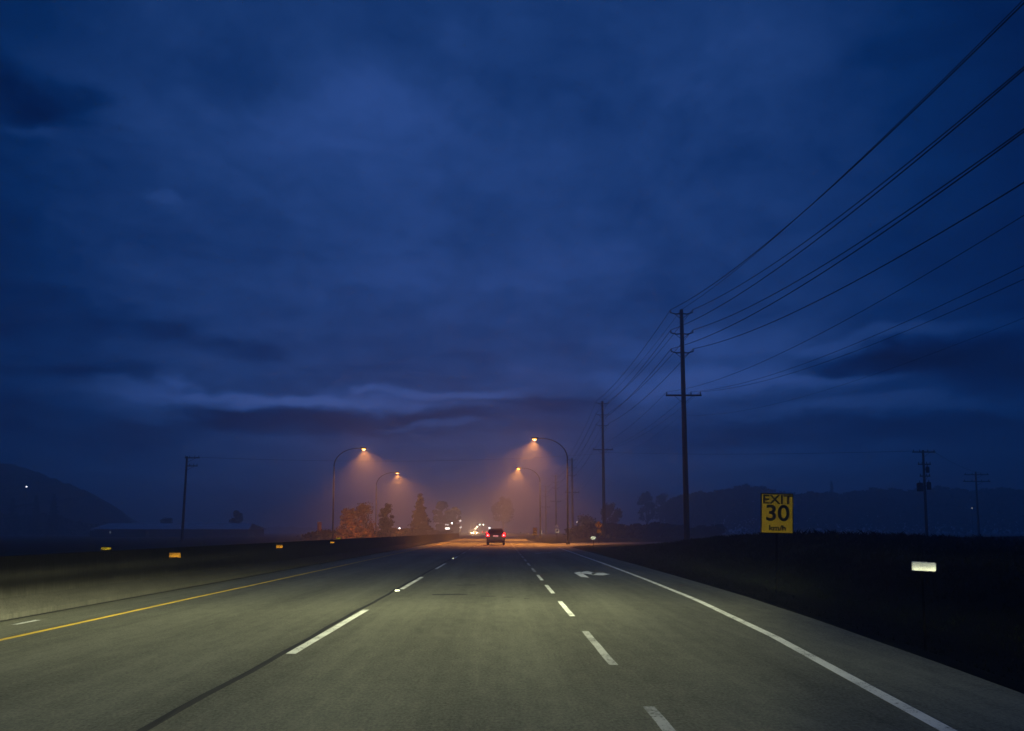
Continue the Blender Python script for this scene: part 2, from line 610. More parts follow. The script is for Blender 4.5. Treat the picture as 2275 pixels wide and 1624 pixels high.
def interp(tab, y):
    if y <= tab[0][0]:
        return tab[0][1]
    for (a, b) in zip(tab, tab[1:]):
        if y <= b[0]:
            t = (y - a[0]) / (b[0] - a[0])
            return a[1] + t * (b[1] - a[1])
    return tab[-1][1]


def edge_x(y):          # white edge line
    return interp([(-10, 1.8), (0, 2.62), (5.3, 3.16), (10, 3.66), (15.4, 4.03), (22, 4.25), (32, 4.48), (48, 4.72), (64, 4.95)], y)


def bump(x, y):
    return (math.sin(x * 0.31 + y * 0.17) + math.sin(y * 0.23 - x * 0.11 + 1.3) + 0.6 * math.sin(x * 0.9 + 2.0) * math.sin(y * 0.41)) / 2.6


def sm(a, b, x):
    t = min(1, max(0, (x - a) / (b - a)))
    return t * t * (3 - 2 * t)


def verge_h(x, y):      # right-hand bank
    foot = max(edge_x(min(y, 60)) + 1.35, 0)
    rise = sm(foot + 2.6, foot + 9.0, x)
    ditch = -0.75 * sm(foot - 0.1, foot + 2.6, x) * (1 - sm(foot + 3.4, foot + 7.5, x)) * (1 - sm(48, 64, y))
    far = 1 - sm(52, 72, y)
    h = rise * (0.92 + 0.30 * bump(x * .6, y * .8) - .15 * sm(20, 8, y)) * far + 0.05 * rise * bump(x * 4, y * 4)
    return h + ditch


# ------------------------------------------------------------------ ground sheet
ys = [-60, -20, -5] + list(range(0, 110, 2)) + [115, 125, 140, 170, 220, 300, 450, 700, 1000, 1500]
xs = [-1500, -900, -500, -250, -120, -60, -30, -21, -10, 0, 4] + [4.5 + 0.5 * i for i in range(60)] + [36, 40, 50, 70, 110, 200, 400, 800, 1500]
vs, fs = [], []
for y in ys:
    for x in xs:
        z = -0.03
        if x > 4.4:
            edge = edge_x(min(max(y, -8), 60)) + 1.3
            z = -0.03 + (verge_h(x, y) if x > edge else 0.0) * (1 - sm(36, 70, x))
        vs.append((x, y, z))
nx = len(xs)
for j in range(len(ys) - 1):
    for i in range(nx - 1):
        fs.append((j * nx + i, j * nx + i + 1, (j + 1) * nx + i + 1, (j + 1) * nx + i))
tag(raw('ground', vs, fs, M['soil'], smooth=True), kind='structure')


def strip(name, left, right, y0, y1, z, m, parent=None, step=4.0, smooth=False):
    n = max(1, int((y1 - y0) / step))
    vs, fs = [], []
    for i in range(n + 1):
        y = y0 + (y1 - y0) * i / n
        a = left(y) if callable(left) else left + bend(y)
        b = right(y) if callable(right) else right + bend(y)
        vs += [(a, y, z), (b, y, z)]
    for i in range(n):
        fs.append((2 * i, 2 * i + 1, 2 * i + 3, 2 * i + 2))
    return raw(name, vs, fs, m, parent)


def right_edge(y):
    if y < 66:
        return edge_x(y) + 1.25 + bend(y)
    return interp([(66, 6.3), (74, 6.2), (90, 5.3), (110, 4.3), (150, 4.2), (1000, 4.2)], y) + bend(y)


road = tag(strip('road', -7.88, right_edge, -12, 620, 0.0, M['asphalt']), kind='structure')
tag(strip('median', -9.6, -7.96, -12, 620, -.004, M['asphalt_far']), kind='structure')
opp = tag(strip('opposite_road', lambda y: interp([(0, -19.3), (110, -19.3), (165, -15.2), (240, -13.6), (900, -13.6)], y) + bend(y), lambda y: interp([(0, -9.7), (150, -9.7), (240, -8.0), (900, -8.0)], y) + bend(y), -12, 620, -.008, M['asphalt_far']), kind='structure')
# exit ramp turning off to the right
RC = [(66, 5.0, 6.3), (72, 5.2, 7.6), (78, 5.6, 10.5), (83, 6.2, 15.5), (87, 7.6, 22.0), (91, 10.5, 31.0), (95, 16, 42), (99, 26, 58), (103, 40, 78)]
vs = []
for (y, a, b) in RC:
    vs += [(a, y + (0 if y < 70 else 2.0), -0.004), (b, y, -0.004)]
fs = [(2 * i, 2 * i + 1, 2 * i + 3, 2 * i + 2) for i in range(len(RC) - 1)]
tag(raw('exit_ramp', vs, fs, M['asphalt_ramp']), kind='structure')

# painted markings and seams are parts of the road
PZ = 0.004


def line_strip(name, f, w, y0, y1, z, m, parent, step=2.0):
    return strip(name, lambda y: f(y) - w / 2, lambda y: f(y) + w / 2, y0, y1, z, m, parent, step)


line_strip('yellow_edge_line', lambda y: -6.50 + bend(y) + 0.012 * math.sin(y * .7), 0.11, -10, 260, PZ, M['yellow_paint'], road)
line_strip('white_edge_line', lambda y: edge_x(y), 0.125, -8, 64, PZ, M['white_paint'], road, 1.0)
line_strip('tar_seam', lambda y: -2.53 + bend(y) + 0.015 * math.sin(y * .9) + 0.01 * math.sin(y * 2.7), 0.085, -10, 130, PZ, M['seam'], road, 0.5)
line_strip('foot_shadow_line', lambda y: -7.82 + bend(y) + 0.02 * math.sin(y * .35), 0.14, -10, 220, 0.002, M['seam'], road, 1.0)  # dark gutter line laid in for the shadow along the barrier foot


def dash(x, y0, y1, w, m, name='lane_dash'):
    nn = 6
    vs = []
    for i in range(nn + 1):
        y = y0 + (y1 - y0) * i / nn
        j = 0.003 * math.sin(i * 2.1 + y0)
        vs += [(x + bend(y) - w / 2 + j, y, PZ), (x + bend(y) + w / 2 + j, y, PZ)]
    fs = [(2 * i, 2 * i + 1, 2 * i + 3, 2 * i + 2) for i in range(nn)]
    return raw(name, vs, fs, m, road)


yA, yB = on_ground(640, 1453).y, on_ground(805, 1355).y
CYC = on_ground(933, 1282).y - yB
k = 0
while yB + k * CYC < 230:
    d0 = yA + k * CYC
    dash(-2.42, d0, d0 + (yB - yA) * (1 if k < 3 else 0.85), 0.115, M['white_paint'] if k < 4 else M['worn_white'])
    k += 1
yC, yD = on_ground(1330, 1478).y, on_ground(1330, 1403).y
CY2 = (on_ground(1200, 1300).y - yD) / 2
for k in range(-2, 22):
    d0 = yC + k * CY2
    dash(1.19, d0, d0 + (yD - yC), 0.095, M['worn_white'] if k < 1 or k > 3 else M['white_paint'], 'exit_lane_dash')
dash(-7.35, 11.3, 11.9, 0.10, M['worn_white'], 'shoulder_mark')

# turn arrow painted in the exit lane
def arrow(y0, xc, s, m):
    pts = [(-0.62, 0.0), (-0.18, 0.0), (-0.30, 1.0), (0.05, 1.55), (0.38, 1.55), (0.38, 1.10), (0.80, 1.95), (0.30, 2.75), (0.34, 2.20), (-0.10, 2.25), (-0.62, 1.35)]
    vs = [(xc + a * s, y0 + b * s, PZ) for a, b in pts]
    return raw('turn_arrow', vs, [tuple(range(len(pts)))], m, road)


for (pts) in (((1850, 1076), (1892, 1068), (1957, 1110), (1900, 1105)), ((1892, 1071), (1945, 1064), (2010, 1080), (1985, 1089), (1925, 1082), (1905, 1082)), ((1975, 1076), (2050, 1076), (2102, 1086), (2055, 1093), (1975, 1092))):
    vs = []
    for (X, Y) in pts:
        q = on_ground((750 + X / 2.84375) * .91, (1020 + Y / 2.84375) * .91, PZ)
        vs.append((q.x, q.y, PZ))
    raw('turn_arrow', vs, [tuple(range(len(vs)))], M['fresh_white'], road)
arrow(on_ground(1195, 1230).y, 2.75, 0.9, M['worn_white'])
# dark repair across the lane
p = on_ground(1000, 1321)
vs = [(p.x - .38, p.y - .16, PZ), (p.x - .1, p.y - .19, PZ), (p.x + .36, p.y - .10, PZ), (p.x + .40, p.y + .10, PZ), (p.x, p.y + .14, PZ), (p.x - .42, p.y + .05, PZ)]
raw('tar_patch', vs, [tuple(range(6))], M['patch'], road)
for (px, py, w, d) in ((1035, 1300, .55, .10), (1085, 1325, .35, .07), (1130, 1327, .22, .06), (1170, 1330, .12, .05)):
    p = on_ground(px, py)
    raw('tar_patch', [(p.x - w / 2, p.y - d, PZ), (p.x + w / 2, p.y - d * .6, PZ), (p.x + w / 2.4, p.y + d, PZ), (p.x - w / 2.2, p.y + d * .7, PZ)], [(0, 1, 2, 3)], M['patch'], road)

# raised markers beside the seam
def road_marker(x, y, label, hw=.055):
    t = thing('road_marker', label, 'road marker', (x, y, 0.0), 0, 'raised reflective markers along the lane seam')
    MB().prism([(-.06, 0), (.06, 0), (.045, .022), (-.045, .022)], -.05, .05).build('base', M['white_paint'], t)
    o = sheeting('reflector', rect(hw, .016), .06, .018, .006, M['retro_white'], t, (0, -.056, .014))
    return t


road_marker(-2.44, on_ground(875, 1313).y, 'bright raised marker on the seam between the two long white dashes')
road_marker(-2.46, on_ground(1002, 1241).y, 'small raised marker far up the dark lane seam, a bright dot', .022)

# ------------------------------------------------------------------ concrete median barrier
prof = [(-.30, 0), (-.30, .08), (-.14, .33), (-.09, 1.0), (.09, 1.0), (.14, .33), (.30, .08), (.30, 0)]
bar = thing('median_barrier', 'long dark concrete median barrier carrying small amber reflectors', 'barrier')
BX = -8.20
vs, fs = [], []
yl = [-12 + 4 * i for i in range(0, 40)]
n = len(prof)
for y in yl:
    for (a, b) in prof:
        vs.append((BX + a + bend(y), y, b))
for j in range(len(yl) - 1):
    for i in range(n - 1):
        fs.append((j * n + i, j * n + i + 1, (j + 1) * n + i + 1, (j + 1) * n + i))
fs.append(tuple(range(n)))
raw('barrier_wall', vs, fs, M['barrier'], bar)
for (px, py, hw, hh) in ((381, 1233, .13, .045), (616, 1214, .11, .045), (735, 1205, .09, .04)):
    xx = BX + .13
    Yd = xx / ((px - 1112) / 1640.0)
    pz = at(px, py, Yd).z
    o = sheeting('amber_reflector', rect(hw, hh), hw, hh, .018, M['retro_amber'], bar, (xx + hw, Yd, pz))
    MB().box((0, .014, 0), (hw * 2 + .03, .012, hh * 2 + .03)).build('reflector_bracket', M['plastic'], o)
for (px, py) in ((240, 1227), (753, 1198)):
    Yd = BX / ((px - 1112) / 1640.0)
    o = sheeting('top_reflector', rect(.10, .028), .10, .03, .014, M['retro_yellow'], bar, (BX, Yd, 1.045))
    MB().box((0, .014, 0), (.22, .012, .08)).build('reflector_bracket', M['plastic'], o)

# ------------------------------------------------------------------ brush and grass on the right bank
def blades(name, m, spots, hmin, hmax, w, lean, seed, per):
    r = random.Random(seed)
    vs, fs = [], []
    for (x, y, k) in spots:
        for _ in range(per):
            a = r.uniform(0, 6.28)
            bx, by = x + r.gauss(0, .18), y + r.gauss(0, .18)
            z = verge_h(bx, by) - 0.05
            h = r.uniform(hmin, hmax) * k
            lx, ly = r.gauss(0, lean) * h, r.gauss(0, lean) * h
            ca, sa = math.cos(a) * w / 2, math.sin(a) * w / 2
            o = len(vs)
            vs += [(bx - ca, by - sa, z), (bx + ca, by + sa, z), (bx + lx * .4 + ca * .6, by + ly * .4 + sa * .6, z + h * .6), (bx + lx, by + ly, z + h)]
            fs += [(o, o + 1, o + 2), (o, o + 2, o + 3)]
    return raw(name, vs, fs, m)


r = random.Random(3)
sp = []
for _ in range(5200):
    y = r.uniform(3, 66) ** 1.0
    x = edge_x(min(y, 60)) + 2.5 + abs(r.gauss(0, 3.6))
    sp.append((x, y, 0.55 + 0.5 * sm(edge_x(min(y, 60)) + 3.5, edge_x(min(y, 60)) + 6, x)))
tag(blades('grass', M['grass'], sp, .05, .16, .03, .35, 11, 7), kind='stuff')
sp = []
for _ in range(4200):
    y = r.uniform(4, 74)
    x = edge_x(min(y, 60)) + 6.5 + abs(r.gauss(0, 6.5))
    kk = 0.55 + 0.45 * max(0, bump(x * 1.3 + 4, y * 1.1)) + r.uniform(0, .25)
    sp.append((x, y, kk * (1 - .8 * sm(54, 74, y))))
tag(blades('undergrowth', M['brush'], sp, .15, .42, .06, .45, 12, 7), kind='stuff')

# ------------------------------------------------------------------ power line along the right side
LX = 18.5


def power_pole(loc, top, label, cross=8.9):
    """top = pole height above the ground; arms at fixed distances below the top"""
    t = thing('power_pole', label, 'power pole', loc, 0, 'tall power poles along the right side of the road')
    H = top - loc[2]
    MB().tube([(.10, 0, -.5), (.05, 0, H * .5), (0, 0, H)], [.30, .25, .19], 12).build('pole_shaft', M['wood'], t, True)
    for dz in (.4, 2.5, 4.45):
        for s in (-1, 1):
            b = MB().tube([(s * .17, 0, H - dz), (s * .55, 0, H - dz - .04), (s * 1.15, 0, H - dz + .12)], [.07, .06, .05], 6)
            b.tube([(s * .17, 0, H - dz - .45), (s * .75, 0, H - dz)], .03, 5)
            arm = b.build('insulator_arm', M['steel'], t)
            q = MB()
            q.lathe([(.03, 0), (.09, .03), (.04, .08), (.09, .12), (.04, .17), (.08, .21), (.02, .26)], (s * 1.12, 0, H - dz + .12), 10)
            q.build('insulator', M['porcelain'], arm)
    z = H - cross
    c = MB().box((0, -.22, z), (3.6, .12, .16))
    for s in (-1, 1):
        c.tube([(s * .12, -.24, z - .75), (s * .95, -.22, z - .05)], .025, 5)
    ca = c.build('crossarm', M['wood'], t, False)
    for x in (-1.7, .75, 1.7):
        MB().lathe([(.02, 0), (.07, .05), (.07, .12), (.04, .2), (.06, .24), (.02, .27)], (x, -.22, z + .08), 10).build('insulator', M['porcelain'], ca)
    return t


POLES = [(15.0, 19.0), (74.0, 24.0), (133.0, 25.0), (191.0, 20.3), (248.0, 20.3), (304.0, 20.2)]
PLAB = ['tall power pole just right of the picture, carrying the nearest wires',
        'tallest and nearest dark wooden power pole, standing behind the yellow exit sign',
        'second power pole with three arm levels, behind the amber diamond sign',
        'thin hazy power pole just right of the nearest right-hand street lamp',
        'faint power pole fading in orange haze, left of the nearest right-hand street lamp',
        'faintest power pole deep in the haze, right of the farther right-hand street lamp']
ATT = []
for i, ((Y, top), lab) in enumerate(zip(POLES, PLAB)):
    gz_ = verge_h(LX, Y) if Y < 75 else 0
    if Y > 0:
        power_pole((LX, Y, gz_ - .05), top, lab)
    a = {'static': Vector((LX, Y, top + .03))}
    for n_, dz in enumerate((.4, 2.5, 4.45)):
        for s in (-1, 1):
            a[f'{n_}{s}'] = Vector((LX + s * 1.12, Y, top - dz + .40))
    for x in (-1.7, .75, 1.7):
        a[f'x{x}'] = Vector((LX + x, Y - .22, top - 8.9 + .36))
    a['tel0'] = Vector((LX - .25, Y, top - 10.9))
    a['tel1'] = Vector((LX - .25, Y, top - 11.4))
    ATT.append(a)


EDGE_Y = {'static': -2, '0-1': 6, '01': 148, '1-1': 154, '11': 286, '2-1': 292, '21': 405, 'x-1.7': 478, 'x0.75': 590, 'x1.7': 620, 'tel0': 706}


def hang(A, B, key, sag):
    """height of the near end (A, beside the camera) for a wire seen leaving the picture at EDGE_Y"""
    d = ray(2275, EDGE_Y[key])
    # where the wire's vertical plane meets the edge of view
    ux, uy = B.x - A.x, B.y - A.y
    k = d.x / d.y
    t = (k * A.y - A.x) / (ux - k * uy)
    y = A.y + uy * t
    z = EYE + d.z * y / d.y
    z0 = (z + 4 * sag * t * (1 - t) - B.z * t) / (1 - t)
    return Vector((A.x, A.y, z0))


def wire(name, A, B, sag, rad, label, group, n=28):
    pts = []
    for i in range(n + 1):
        t = i / n
        p = A.lerp(B, t)
        p.z -= 4 * sag * t * (1 - t)
        pts.append(p)
    o = MB().tube(pts, rad, 5).build(name, M['wire'])
    return tag(o, label, 'wire', group)


WN = {'static': 'topmost thin wire', '0-1': 'upper left conductor', '01': 'upper right conductor', '1-1': 'middle left conductor', '11': 'middle right conductor',
      '2-1': 'lower left conductor', '21': 'lower right conductor', 'x-1.7': 'left crossarm wire', 'x0.75': 'inner right crossarm wire', 'x1.7': 'outer right crossarm wire', 'tel0': 'lowest cable'}
SPANS = ['sweeping overhead from the nearest power pole to the upper right',
         'slung between the nearest and the second power pole',
         'slung from the second power pole to the third, hazy one',
         'slung between the third and fourth power poles in the haze',
         'slung between the two farthest power poles in the haze']
for i in range(5):
    for key, nm in WN.items():
        A, B = ATT[i][key], ATT[i + 1][key]
        sag = {0: 1.5, 1: .9}.get(i, .8)
        if key == 'static':
            sag *= .8
        rad = .020 if key == 'static' else (.029 if key[0] not in 'xt' else (.013 if key[0] == 'x' else .006))
        if i == 0:
            A = hang(A, B, key, sag)
            print('WIRE', key, round(A.z, 2), round(ATT[0][key].z, 2))
        wire('power_line', A, B, sag, rad, nm + ' ' + SPANS[i], 'wires of the power line')

# ------------------------------------------------------------------ other poles
def small_pole(loc, H, label, arms, lean=(0, 0), arm_x=0.0, cans=0, rz=0.0):
    t = thing('utility_pole', label, 'utility pole', loc, rz)
    MB().tube([(0, 0, -.4), (lean[0], lean[1], H)], [.17, .12], 10).build('pole_shaft', M['wood'], t, True)
    for (dz, half) in arms:
        f = (H - dz) / H
        c = MB().box((lean[0] * f + arm_x, lean[1] * f - .16, H - dz), (half * 2, .11, .13))
        c.tube([(lean[0] * f, -.17, H - dz - .6), (lean[0] * f + arm_x + half * .5 * (1 if arm_x >= 0 else -1), -.17, H - dz - .05)], .02, 5)
        ca = c.build('crossarm', M['wood'], t)
        for s in (-.9, -.35, .35, .9):
            MB().lathe([(.02, 0), (.06, .04), (.06, .12), (.03, .2), (.05, .22), (.02, .25)], (lean[0] * f + arm_x + s * half, lean[1] * f - .16, H - dz + .06), 8).build('insulator', M['porcelain'], ca)
    for (dx, dz, rr, hh) in (cans if cans else []):
        c = MB().lathe([(rr * .9, 0), (rr, .05), (rr, hh - .08), (rr * .85, hh), (rr * .2, hh + .05)], (dx, -.1, H - dz), 14)
        c.box((dx * .5, -.1, H - dz + hh * .5), (abs(dx), .08, .1))
        tc_ = c.build('transformer', M['steel'], t)
        MB().lathe([(.02, 0), (.05, .05), (.03, .12), (.05, .18), (.02, .25)], (dx, -.1, H - dz + hh + .04), 8).build('bushing', M['porcelain'], tc_)
    return t


p = at(2050, 1000, 87)
small_pole((p.x, 87, 0), p.z, 'dark utility pole with transformers, right of the yellow exit sign', [(.25, 1.35), (1.7, .75), (3.1, .6)], cans=[(-.62, 4.9, .34, 1.0), (.45, 4.7, .24, .9), (.38, 2.7, .2, .7)])
p2 = at(2167, 1048, 121)
small_pole((p2.x, 121, 0), p2.z, 'faint utility pole with two crossarms near the right edge', [(.5, 2.0), (1.6, 2.2)])
p3 = at(415, 1014, 95)
b3 = at(404, 1180, 95)
small_pole((b3.x, 95, 0), p3.z, 'leaning utility pole in front of the long pale roof on the left', [(.2, .95), (1.25, .75)], lean=(p3.x - b3.x, 0), arm_x=.75)
GW = 'thin service wires crossing the fields'
wire('service_wire', Vector((LX + .3, 133, at(1340, 1005, 133).z)), Vector((p.x - 1.2, 87, p.z - .1)), .35, .018, 'thin service wire from the second power pole to the transformer pole', GW)
wire('service_wire', Vector((p3.x + 1.2, 95, p3.z - .1)), Vector((LX - .2, 133, at(1340, 1005, 133).z - .2)), .9, .016, 'thin service wire crossing the road high above the street lamps', GW)
wire('service_wire', Vector((p.x + 1.2, 87, p.z - .1)), Vector((p2.x + 1.5, 121, p2.z - .3)), .5, .016, 'thin service wire between the two poles on the far right', GW)

# ------------------------------------------------------------------ sodium street lamps
LAMP_W = 22000.0


def street_lamp(loc, H, reach, label, rz, power):
    t = thing('street_lamp', label, 'street lamp', loc, rz, 'lit sodium street lamps in the mist')
    MB().lathe([(.20, -.1), (.20, .25), (.14, .32), (.13, .35)], (0, 0, 0), 12).build('pole_base', M['steel'], t)
    MB().tube([(0, 0, .3), (0, 0, H * .5), (0, 0, H - 2.2)], [.10, .085, .07], 12).build('pole_shaft', M['steel'], t, True)
    pts = []
    for i in range(13):
        a = i / 12 * math.pi / 2
        pts.append((-(reach - .6) * (1 - math.cos(a)), 0, H - 2.2 + 2.2 * math.sin(a)))
    pts.append((-(reach - .15), 0, H + .02))
    MB().tube(pts, [.07 - .03 * i / 13 for i in range(14)], 10).build('curved_arm', M['steel'], t, True)
    hd = MB()
    hd.lathe([(.05, -.40), (.12, -.34), (.17, -.1), (.20, .15), (.17, .36), (.05, .44)], (-(reach + .12), 0, H + .03), 14, 'x', 1.0, .55)
    head = hd.build('lamp_head', M['steel'], t, True)
    MB().lathe([(.02, -.16), (.12, -.135), (.20, -.07), (.23, 0)], (-(reach + .16), 0, H - .05), 16, 'z', 1.2, .85).build('lamp_lens', M['lamp_glass'], head, True)
    d = bpy.data.lights.new('lamp_light', 'SPOT')
    d.energy = power
    d.color = (1.0, 0.35, 0.062)
    d.spot_size = R(142)
    d.spot_blend = 0.8
    d.shadow_soft_size = .12
    o = bpy.data.objects.new('lamp_light', d)
    COL.objects.link(o)
    o.parent = t
    o.location = (-(reach + .16), 0, H - .28)
    o.rotation_euler = (0, R(10), 0)
    # light leaving sideways through the bowl refractor
    d = bpy.data.lights.new('refractor_light', 'POINT')
    d.energy = power * .014
    d.color = (1.0, 0.40, 0.085)
    d.shadow_soft_size = .1
    o = bpy.data.objects.new('refractor_light', d)
    COL.objects.link(o)
    o.parent = t
    o.location = (-(reach + .16), 0, H - .30)
    return t


q = at(1190, 974, 80)
street_lamp((7.25, 80, 0), q.z, 7.25 - q.x, 'tallest lit street lamp on a curved arm, right of the road', 0, LAMP_W)
q = at(1153, 1040, 119)
street_lamp((6.35, 119, 0), q.z, 6.35 - q.x, 'farther lit street lamp on the right, lower in the haze', 0, LAMP_W * 1.0)
q = at(805, 996, 90)
street_lamp((-20.4, 90, 0), q.z, q.x + 20.4, 'nearer lit street lamp on the left, above the orange bushes', R(180), LAMP_W)
q = at(880, 1050, 128)
street_lamp((-21.6, 128, 0), q.z, q.x + 21.6, 'farther lit street lamp on the left, beyond the orange bushes', R(180), LAMP_W)


# ------------------------------------------------------------------ far lights on posts
def yard_light(px, py, Y, label, m, size=.22):
    p = at(px, py, Y)
    t = thing('yard_light', label, 'light', (p.x, Y, min(0, p.z - 2)), 0, 'small far lights')
    z = p.z - t.location.z
    MB().tube([(0, .1, 0), (0, .1, z - .05)], [.07, .05], 6).build('post', M['steel'], t)
    MB().lathe([(.05, -size), (size * .8, -size * .5), (size, 0), (size * .8, size * .5), (.05, size)], (0, 0, z), 10).build('lamp_globe', m, t, True)
    MB().lathe([(size * .2, size * 1.25), (size * 1.1, size * .95), (size * 1.15, size * .85)], (0, 0, z), 10).build('lamp_cap', M['steel'], t)
    return t


yard_light(887, 1174, 250, 'pale light between the brown bush and the conifer', M['white_lamp'], .30)
yard_light(1003.5, 1162.5, 300, 'white light on a post above the lit windows', M['white_lamp'], .36)
yard_light(1022, 1157, 300, 'dim light, highest of those left of the oncoming headlights', M['dim_window'], .5)
yard_light(1023, 1171.5, 300, 'dim low light between the lit windows and the headlights', M['dim_window'], .45)
yard_light(1059.5, 1170.5, 360, 'warm light just above the oncoming headlights', M['warm_lamp'], .55)
yard_light(1055.5, 1174.5, 350, 'smaller warm light touching the headlights from above', M['warm_lamp'], .45)
yard_light(1087, 1173, 360, 'small white light beside the roof of the dark car', M['white_lamp'], .45)
yard_light(1282, 1160, 210, 'small bluish light low between two power poles on the right', M['dim_window'], .25)
yard_light(1416, 1171, 260, 'very dim light under the hazy trees on the right', M['dim_window'], .16)
yard_light(2159, 1129, 220, 'tiny light beside the two-armed pole near the right edge', M['dim_window'], .13)
yard_light(58.6, 1081, 240, 'tiny white light on the dark hillside at the left edge', M['hill_lamp'], .28)

# traffic signals over the far junction
pa, pb = at(1065, 1165.8, 380), at(1073.3, 1165.8, 380)
t = thing('signal_gantry', 'far mast arm with two pale green traffic lights above the headlights', 'traffic light', (pa.x - 4, 380, 0))
MB().tube([(0, 0, 0), (0, 0, pa.z + .5)], [.16, .12], 8).build('mast', M['steel'], t)
MB().tube([(0, 0, pa.z + .3), (pb.x - pa.x + 5, 0, pa.z + .9)], [.09, .05], 8).build('mast_arm', M['steel'], t)
for q in (pa, pb):
    x = q.x - pa.x + 4
    hdd = MB().box((x, 0, q.z + .35), (.5, .3, 1.35)).build('signal_head', M['plastic'], t)
    MB().lathe([(.30, -.24), (.36, -.17), (.36, -.15)], (x, 0, q.z), 12, 'y').build('signal_lens', M['green_lamp'], hdd)

# ------------------------------------------------------------------ roadside signs
def post(t, h, x=0.0, m='steel', w=.06):
    MB().box((x, .06, h / 2 - .2), (w, w, h + .4)).build('post', M[m], t)


# yellow EXIT 30 km/h
c0, c1 = at(1684, 1096, 25.5), at(1758, 1186, 25.5)
sw, shh = (c1.x - c0.x), (c0.z - c1.z)
cz = (c0.z + c1.z) / 2
gzz = verge_h((c0.x + c1.x) / 2, 25.5)
ex = thing('exit_speed_sign', 'yellow exit speed sign reading EXIT 30 on the dark right verge', 'road sign', ((c0.x + c1.x) / 2, 25.5, gzz - .05), R(-3))
ex.rotation_euler[1] = R(1.6)
zc = cz - gzz + .05
post(ex, zc - .3, 0, 'dark_post', .06)
pl = MB().box((0, .012, zc), (sw, .006, shh)).build('sign_panel', M['sign_black'], ex)
sheeting('yellow_face', rect(sw / 2 - .030, shh / 2 - .030), sw, shh, .014, M['retro_yellow'], pl, (0, 0, zc))
text_mesh('lettering', 'EXIT', .43, M['sign_black'], pl, (0, -.034, zc + shh * .335), .005, 1.15)
text_mesh('lettering', '30', .76, M['sign_black'], pl, (0, -.034, zc - .01), .010, 1.1)
text_mesh('lettering', 'km/h', .24, M['sign_black'], pl, (0, -.034, zc - shh * .36), .006, 1.2)

# white delineators on flexible posts
def delineator(px, py, X, w, h, label, tilt=0.0):
    Y = X / ((px - 1112) / 1640.0)
    p = at(px, py, Y)
    g = verge_h(X, Y)
    t = thing('delineator', label, 'delineator', (X, Y, g - .03), 0, 'white reflective delineators on the right verge')
    z = p.z - t.location.z
    post(t, z + h * .3, 0, 'dark_post', .03)
    pl = MB().box((0, .02, 0), (w, .01, h)).build('plate_back', M['sign_back'], t)
    pl.location = (0, 0, z)
    pl.rotation_euler = (0, tilt, 0)
    sheeting('white_face', rect(w / 2, h / 2), w, h, .014, M['retro_white'], pl, (0, 0, 0))
    return t


delineator(2045, 1258.5, 7.6, .42, .17, 'large bright white marker plate on the dark verge, nearest right', R(3))
delineator(1317, 1195, 7.6, .34, .27, 'small bright white marker plate below the amber diamond sign')
delineator(1171, 1185, 4.9, .30, .26, 'tiny pale marker between the dark car and the three amber bands')
delineator(1156, 1183, 4.6, .28, .24, 'faintest pale marker, right beside the dark car')

# amber diamond with tab
p = at(1329.5, 1166, 88)
t = thing('warning_sign', 'amber diamond warning sign with an arrow above a small tab', 'road sign', (p.x, 88, 0))
post(t, p.z + .3, 0)
hd = .47
pl = MB().prism([(-hd - .02, p.z), (0, p.z - hd - .02), (hd + .02, p.z), (0, p.z + hd + .02)], .012, .02).build('sign_panel', M['sign_black'], t)
sheeting('amber_face', lambda x, z: abs(x) + abs(z) < hd, hd, hd, .025, M['retro_amber'], pl, (0, 0, p.z))
MB().prism([(-.05, p.z - .26), (.03, p.z - .26), (.03, p.z + .02), (.14, p.z + .12), (.20, p.z + .06), (.22, p.z + .26), (.02, p.z + .24), (.08, p.z + .18), (-.05, p.z + .06)], -.055, -.050).build('arrow', M['sign_black'], pl)
tb = MB().box((0, .016, p.z - .74), (.52, .008, .46)).build('speed_tab', M['sign_black'], t)
sheeting('amber_face', rect(.24, .21), .26, .23, .025, M['retro_amber'], tb, (0, 0, p.z - .74))

# three amber bands
p = at(1188, 1181, 105)
t = thing('hazard_marker', 'three stacked amber bands on a marker post right of the car', 'road sign', (p.x, 105, 0))
post(t, p.z + .5, 0)
MB().box((0, .02, p.z), (.56, .01, 1.12)).build('marker_panel', M['sign_black'], t)
for k in range(3):
    def band(x, z, k=k):
        return abs(x) < .25 and -.13 < z + abs(x) * .55 - .05 < .13
    sheeting('amber_band', band, .27, .30, .025, M['retro_amber'], t, (0, 0, p.z + (k - 1) * .36))

# slim white marker
p = at(1203, 1182, 105)
t = thing('slim_marker', 'slim post with two white patches beside the amber bands', 'road sign', (p.x, 105, 0))
post(t, p.z + .35, 0, 'plastic')
for dz in (-.2, .14):
    sheeting('white_patch', rect(.11, .11), .12, .12, .022, M['retro_white'], t, (0, 0, p.z + dz))

# route sign
p = at(1237, 1179, 102)
t = thing('route_sign', 'white square route sign with an arrow under a small round tab', 'road sign', (p.x, 102, 0))
post(t, p.z + .8, 0)
pl = MB().box((0, .02, p.z), (.64, .01, .62)).build('sign_panel', M['sign_back'], t)
sheeting('white_face', lambda x, z: abs(x) < .30 and abs(z) < .29 and abs(x) + abs(z) < .52, .31, .3, .025, M['retro_white'], pl, (0, 0, p.z))
MB().prism([(-.16, -.14 + p.z), (-.10, -.19 + p.z), (.06, .0 + p.z), (.12, -.05 + p.z), (.15, .14 + p.z), (-.05, .11 + p.z), (0, .06 + p.z)], -.055, -.05).build('arrow', M['sign_black'], pl)
tb = MB().lathe([(.24, .012), (.24, .02)], (0, 0, p.z + .58), 16, 'y').build('round_tab', M['sign_back'], t)
sheeting('white_face', lambda x, z: x * x + z * z < .21 ** 2, .22, .22, .025, M['retro_white'], tb, (0, 0, p.z + .58))

